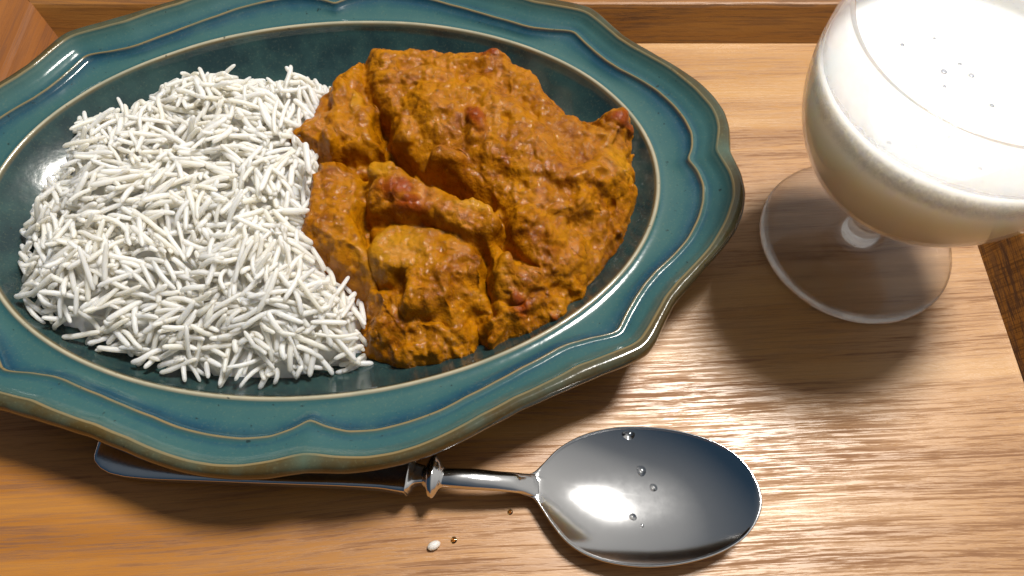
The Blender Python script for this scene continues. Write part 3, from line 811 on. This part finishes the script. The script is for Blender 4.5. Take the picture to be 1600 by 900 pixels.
    G_ = co.reshape(shp + (3,)); t1 = np.gradient(G_, axis=0); t2 = np.gradient(G_, axis=1); fn = np.cross(t1, t2); fn /= np.linalg.norm(fn, axis=2)[:, :, None] + 1e-12
    full_normals = fn.reshape(-1, 3)
    root = empty('curry', (CURRY[:, 0].mean() * MM, CURRY[:, 1].mean() * MM, FLOOR_Z * MM))
    tag(root, 'thick chunky orange brown curry heaped on the right half of the plate', 'curry')
    tint[:, :3][tint[:, 3] == 0] = YEL
    fpid = pid[fq[:, 0]]
    nv = 0
    for i in range(-1, len(PCS)):
        ft = fq[fpid == i]
        if not len(ft): continue
        us, inv = np.unique(ft.ravel(), return_inverse=True)
        nm = 'sauce' if i < 0 else PCS[i][0]
        o = mesh_obj(nm, co[us], inv.reshape(-1, 4).tolist(), M_curry, root)
        at = o.data.color_attributes.new('tint', 'FLOAT_COLOR', 'POINT'); at.data.foreach_set('color', tint[us].astype(np.float32).ravel())
        # same shading normals on both sides of a seam
        nrm_ = full_normals[us]
        o.data.normals_split_custom_set_from_vertices(nrm_.tolist())
        nv += len(us)
    print('curry verts', nv)
build_curry()

# ------------------------------------------------------------ spoon
def build_spoon():
    PX = [(806, 744), (832, 739), (848, 726), (872, 702), (904, 683), (940, 672), (980, 667), (1032, 669), (1080, 678), (1120, 692), (1152, 712), (1176, 740), (1188, 768), (1189, 795), (1176, 824), (1152, 848), (1112, 868), (1060, 881), (1008, 885),
          (960, 880), (920, 868), (888, 848), (864, 820), (848, 796), (834, 778), (810, 768)]
    def rz(x): return 5.4 + 5.0 * np.clip((x - 5) / 60, 0, 1)
    pts = []
    for x, y in PX:
        z = 8.0
        for _ in range(3):
            c = unproj(x, y, z); z = float(rz(c[0]))
        pts.append((c[0], c[1]))
    pts = np.array(pts)
    # dense closed curve (Catmull-Rom)
    n = len(pts); D = []
    for i in range(n):
        p0, p1, p2, p3 = pts[i - 1], pts[i], pts[(i + 1) % n], pts[(i + 2) % n]
        for t in np.linspace(0, 1, 5, endpoint=False):
            D.append(.5 * ((2 * p1) + (-p0 + p2) * t + (2 * p0 - 5 * p1 + 4 * p2 - p3) * t * t + (-p0 + 3 * p1 - 3 * p2 + p3) * t ** 3))
    D = np.array(D); ND = len(D)
    cen = np.array((36.0, D[:, 1].mean()))
    DEP = 6.0
    root = empty('tablespoon', (cen[0] * MM, cen[1] * MM, 0))
    tag(root, 'stainless steel spoon with a wide oval bowl, its handle running under the plate', 'spoon')
    V, Fc = [], []
    ss = [0, .08, .16, .24, .32, .4, .48, .56, .64, .71, .78, .84, .89, .93, .965, .985]
    NF = np.array([p for p in pts if p[0] > pts[:, 0].min() + 3.2])
    nfa = np.arctan2(NF[:, 1] - cen[1], NF[:, 0] - cen[0]); nfr = np.hypot(*(NF - cen).T)
    o_ = np.argsort(nfa); nfa, nfr = nfa[o_], nfr[o_]
    ag = np.linspace(-math.pi, math.pi, 361)[:-1]; rg_ = np.interp(ag, nfa, nfr, period=2 * math.pi)
    kk = np.exp(-.5 * (np.arange(-30, 31) / 10.0) ** 2); kk /= kk.sum(); rg_ = np.convolve(np.concatenate([rg_[-30:], rg_, rg_[:30]]), kk, 'valid'); nfa, nfr = ag, rg_
    def zfrac(p):
        v = p - cen
        return np.clip(np.hypot(v[..., 0], v[..., 1]) / np.interp(np.arctan2(v[..., 1], v[..., 0]), nfa, nfr, period=2 * math.pi), 0, 1)
    def bz(p):
        e = zfrac(p)
        return rz(p[..., 0]) - DEP * (1 - (.22 * e ** 2 + .78 * e ** 3))
    def add(sc, zf, outw=0.0):
        p = cen + (D - cen) * sc
        if outw:
            v = D - cen; v = v / np.linalg.norm(v, axis=1)[:, None]; p = p + v * outw
        V.append(np.stack([p[:, 0], p[:, 1], zf(p)], -1))
    for s in ss:
        add(s, bz)
    add(1.0, lambda p: rz(p[:, 0]) + .0, -.25)
    add(1.0, lambda p: rz(p[:, 0]) + .02, .05)
    add(1.0, lambda p: rz(p[:, 0]) - .25, .22)
    add(1.0, lambda p: rz(p[:, 0]) - .9, .10)
    for s in ss[::-1]:
        add(s, lambda p: bz(p) - 1.15)
    V = np.concatenate(V); R = len(V) // ND
    for i in range(R - 1):
        for j in range(ND):
            j2 = (j + 1) % ND
            Fc.append((i * ND + j, (i + 1) * ND + j, (i + 1) * ND + j2, i * ND + j2))
    bowl = mesh_obj('bowl', V, Fc, M_steel, root)
    bm = bmesh.new(); bm.from_mesh(bowl.data); bmesh.ops.remove_doubles(bm, verts=bm.verts, dist=1e-7); bmesh.ops.recalc_face_normals(bm, faces=bm.faces); bm.to_mesh(bowl.data); bm.free()
    def sweep(name, sec, power=2.2, NSG=28, caps=True):
        """sec: (px, py, z, half width mm, half thickness mm)"""
        sec = np.array(sec, float)
        # resample
        tt = np.arange(len(sec)); t2 = np.linspace(0, len(sec) - 1, (len(sec) - 1) * 6 + 1)
        S = np.stack([np.interp(t2, tt, sec[:, k]) for k in range(5)], -1)
        for _ in range(2):
            S[1:-1] = (S[:-2] + 2 * S[1:-1] + S[2:]) / 4
        C = np.array([np.append(unproj(a, b, z), z) for a, b, z, _, _ in S])
        T = np.gradient(C, axis=0); T /= np.linalg.norm(T, axis=1)[:, None]
        V = []
        for c, tg, s in zip(C, T, S):
            side = np.cross((0, 0, 1), tg); side /= np.linalg.norm(side)
            up = np.cross(tg, side)
            for j in range(NSG):
                a = 2 * math.pi * j / NSG
                ca, sa = math.cos(a), math.sin(a)
                e = 2 / power
                V.append(c + side * s[3] * math.copysign(abs(ca) ** e, ca) + up * s[4] * math.copysign(abs(sa) ** e, sa))
        n = len(S)
        F = [(i * NSG + j, i * NSG + (j + 1) % NSG, (i + 1) * NSG + (j + 1) % NSG, (i + 1) * NSG + j) for i in range(n - 1) for j in range(NSG)]
        F += [tuple(range(NSG))[::-1], tuple((n - 1) * NSG + j for j in range(NSG))]
        o = mesh_obj(name, np.array(V), F, M_steel, root)
        bm = bmesh.new(); bm.from_mesh(o.data); bmesh.ops.recalc_face_normals(bm, faces=bm.faces); bm.to_mesh(o.data); bm.free()
        return o
    sweep('neck', [(688, 746, 10.6, 2.4, 2.0), (710, 747, 10.8, 2.5, 2.0), (740, 748.5, 10.5, 2.6, 1.9), (775, 751.5, 9.6, 2.45, 1.7), (805, 754, 8.4, 2.55, 1.5), (818, 755.5, 7.2, 2.6, 1.2), (828, 757, 6.2, 2.8, .9), (840, 759, 4.8, 3, .6)])
    sweep('collar', [(661, 742.5, 10.2, 2.2, 1.8), (666, 743, 10.3, 3.4, 2.6), (672, 743.3, 10.4, 5.2, 3.6), (679, 743.8, 10.5, 5.6, 3.9), (685, 744.3, 10.6, 4.4, 3.2), (691, 745, 10.6, 2.8, 2.2), (697, 745.5, 10.6, 2.3, 1.9)], power=2.0)
    sweep('handle', [(151, 701, 3.2, .4, .3), (153, 701, 3.2, 2.2, .8), (158, 701.5, 3.2, 3.8, 1.1), (168, 702, 3.2, 5.3, 1.3), (184, 702.5, 3.2, 6.6, 1.5), (208, 703, 3.3, 7.4, 1.6), (250, 706, 3.6, 7.6, 1.7), (330, 713, 4.6, 6.9, 1.8), (430, 722, 6.2, 6.0, 1.9), (530, 731, 8.0, 5.0, 2.0), (600, 737, 9.2, 4.6, 2.1), (632, 740, 9.7, 5.0, 2.4), (640, 740.5, 9.8, 5.2, 2.6), (644, 741, 9.9, 4.2, 2.2), (650, 741.5, 10.0, 2.6, 1.9), (664, 742.5, 10.2, 2.2, 1.8)], power=8.0, NSG=56).data.set_sharp_from_angle(angle=math.radians(28))
    return bz
SP = build_spoon()

def spoon_z(x, y):
    return float(SP(np.array((x, y))))

def droplet(px, py, r, mat, label, on_spoon=True, asp=1.0, rot=0.0, hk=.32, group=None):
    z = 4.0 if on_spoon else 0.0
    for _ in range(4):
        c = unproj(px, py, z)
        if on_spoon: z = spoon_z(c[0], c[1])
    seg, rg = 20, 7
    V = [];
    for i in range(rg + 1):
        ph = i / rg * math.pi / 2
        for j in range(seg):
            a = 2 * math.pi * j / seg
            wob = 1 + .06 * math.sin(2 * a + px) + .04 * math.sin(3 * a + py)
            x, y = math.cos(a) * math.cos(ph) * r * wob * asp, math.sin(a) * math.cos(ph) * r * wob / asp
            xr, yr = x * math.cos(rot) - y * math.sin(rot), x * math.sin(rot) + y * math.cos(rot)
            V.append((c[0] + xr, c[1] + yr, z + .02 + math.sin(ph) * r * hk))
    F = [(i * seg + j, i * seg + (j + 1) % seg, (i + 1) * seg + (j + 1) % seg, (i + 1) * seg + j) for i in range(rg) for j in range(seg)]
    F.append(tuple(range(seg))[::-1])
    o = mesh_obj('water_droplet' if mat is M_water else 'broth_droplet', V, F, mat)
    tag(o, label, 'droplet', group)
droplet(982, 678, 1.65, M_water, 'largest clear water droplet near the upper rim inside the spoon bowl')
droplet(1002, 735, 1.35, M_water, 'clear water droplet above the middle of the spoon bowl', asp=.9)
droplet(1021, 762, 1.0, M_water, 'small water droplet nearest the centre of the spoon bowl')
droplet(989, 808, .95, M_water, 'small water droplet below the bright lamp reflection in the spoon bowl')
droplet(1003, 822, .5, M_water, 'tiny water droplet lowest in the middle of the spoon bowl')
droplet(709, 844, .85, M_oil, 'amber broth droplet beside the broken rice grain on the tray', on_spoon=False)
droplet(797, 800, .75, M_oil, 'faint amber broth droplet on the tray beneath the spoon neck', on_spoon=False)

# ------------------------------------------------------------ glass of milky drink
GC = np.array([105.6, 125.8])
def lathe(name, prof, mat, parent, seg=128):
    V, F = [], []
    n = len(prof)
    for r, z in prof:
        for j in range(seg):
            a = 2 * math.pi * j / seg
            V.append((GC[0] + r * math.cos(a), GC[1] + r * math.sin(a), z))
    for i in range(n - 1):
        for j in range(seg):
            j2 = (j + 1) % seg
            F.append((i * seg + j, i * seg + j2, (i + 1) * seg + j2, (i + 1) * seg + j))
    o = mesh_obj(name, V, F, mat, parent)
    bm = bmesh.new(); bm.from_mesh(o.data); bmesh.ops.remove_doubles(bm, verts=bm.verts, dist=1e-6); bmesh.ops.recalc_face_normals(bm, faces=bm.faces); bm.to_mesh(o.data); bm.free()
    return o
RM, ZM, BZ, TZ, RIMZ = 35.0, 66.2, 41.0, 52.0, 84.5
def bowl_r(z, off=0.0):
    k = (BZ - off) if z < ZM else TZ
    return (RM - off) * math.sqrt(max(0, 1 - ((z - ZM) / k) ** 2))
gl = empty('drinking_glass', (GC[0] * MM, GC[1] * MM, 0))
tag(gl, 'clear short stemmed goblet standing on the tray right of the plate', 'glass')
outerp = [(0, .2), (24, .2), (28.4, .3), (29.0, .9), (28.6, 1.6), (27.5, 1.95), (20, 2.2), (12, 2.8), (8, 3.6), (6, 5.2), (5.0, 8), (4.8, 13), (5.2, 18), (6.6, 22), (9.5, 25.2)]
zs = [ZM - (BZ - 0.2) * math.cos(t) for t in np.linspace(.27, math.pi / 2, 30)] + list(np.linspace(ZM + 1, RIMZ, 16))
outerp += [(bowl_r(z), z) for z in zs if bowl_r(z) > 10.3]
rr = bowl_r(RIMZ)
outerp += [(rr - .1, RIMZ + .25), (rr - .4, RIMZ + .38), (rr - .7, RIMZ + .25)]
WT = 0.9
innerp = [(bowl_r(z, WT) if z < ZM else bowl_r(z) - WT, z) for z in np.linspace(RIMZ, ZM + .5, 16)]
innerp += [(bowl_r(z, WT), z) for z in [ZM - (BZ - WT - .0) * math.sin(t) for t in np.linspace(0.02, math.pi / 2, 40)]]
lathe('goblet_body', outerp + innerp, M_glass, gl)
LV = 69.5
lathe('milky_film', [(bowl_r(z) - WT - .12, z) for z in np.linspace(LV + 1.6, RIMZ - 3, 18)], M_film, gl)
mr = bowl_r(LV) - WT
ov = 0.06
mp = [(0, LV), (mr * .5, LV), (mr - 2.5, LV + .02), (mr - 1.0, LV + .2), (mr - .3, LV + .75), (mr + ov, LV + 1.2)]
mp += [((bowl_r(z) - WT) + ov, z) for z in (LV + .3, 68.5, 67.3)]
mp += [(bowl_r(z, WT) + ov, z) for z in [ZM - (BZ - WT) * math.sin(t) for t in np.linspace(.06, math.pi / 2 - .01, 40)]]
mp += [(0, ZM - BZ + WT - ov)]
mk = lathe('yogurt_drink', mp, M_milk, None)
tag(mk, 'frothy white yogurt drink filling the stemmed glass', 'drink')

fb = []; ff = []
for px, py, r in ((1475, 112, .75), (1518, 118, .7), (1500, 100, .45), (1550, 165, .55), (1476, 135, .4), (1390, 222, .5), (1430, 228, .8), (1485, 215, .6), (1532, 262, .5), (1410, 70, .5), (1460, 60, .35)):
    c = unproj(px, py, LV); sg_ = 14
    if np.hypot(*(c - GC)) > mr - 2.5: continue
    o0 = len(fb)
    for i in range(5):
        ph = i / 4 * math.pi / 2
        for j in range(sg_):
            a = 2 * math.pi * j / sg_
            fb.append((c[0] + math.cos(a) * math.cos(ph) * r, c[1] + math.sin(a) * math.cos(ph) * r, LV + .02 + math.sin(ph) * r * .28))
    ff += [(o0 + i * sg_ + j, o0 + i * sg_ + (j + 1) % sg_, o0 + (i + 1) * sg_ + (j + 1) % sg_, o0 + (i + 1) * sg_ + j) for i in range(4) for j in range(sg_)]
bb = mesh_obj('surface_bubbles', np.array(fb), ff, M_milk, mk); bb['kind'] = 'stuff'
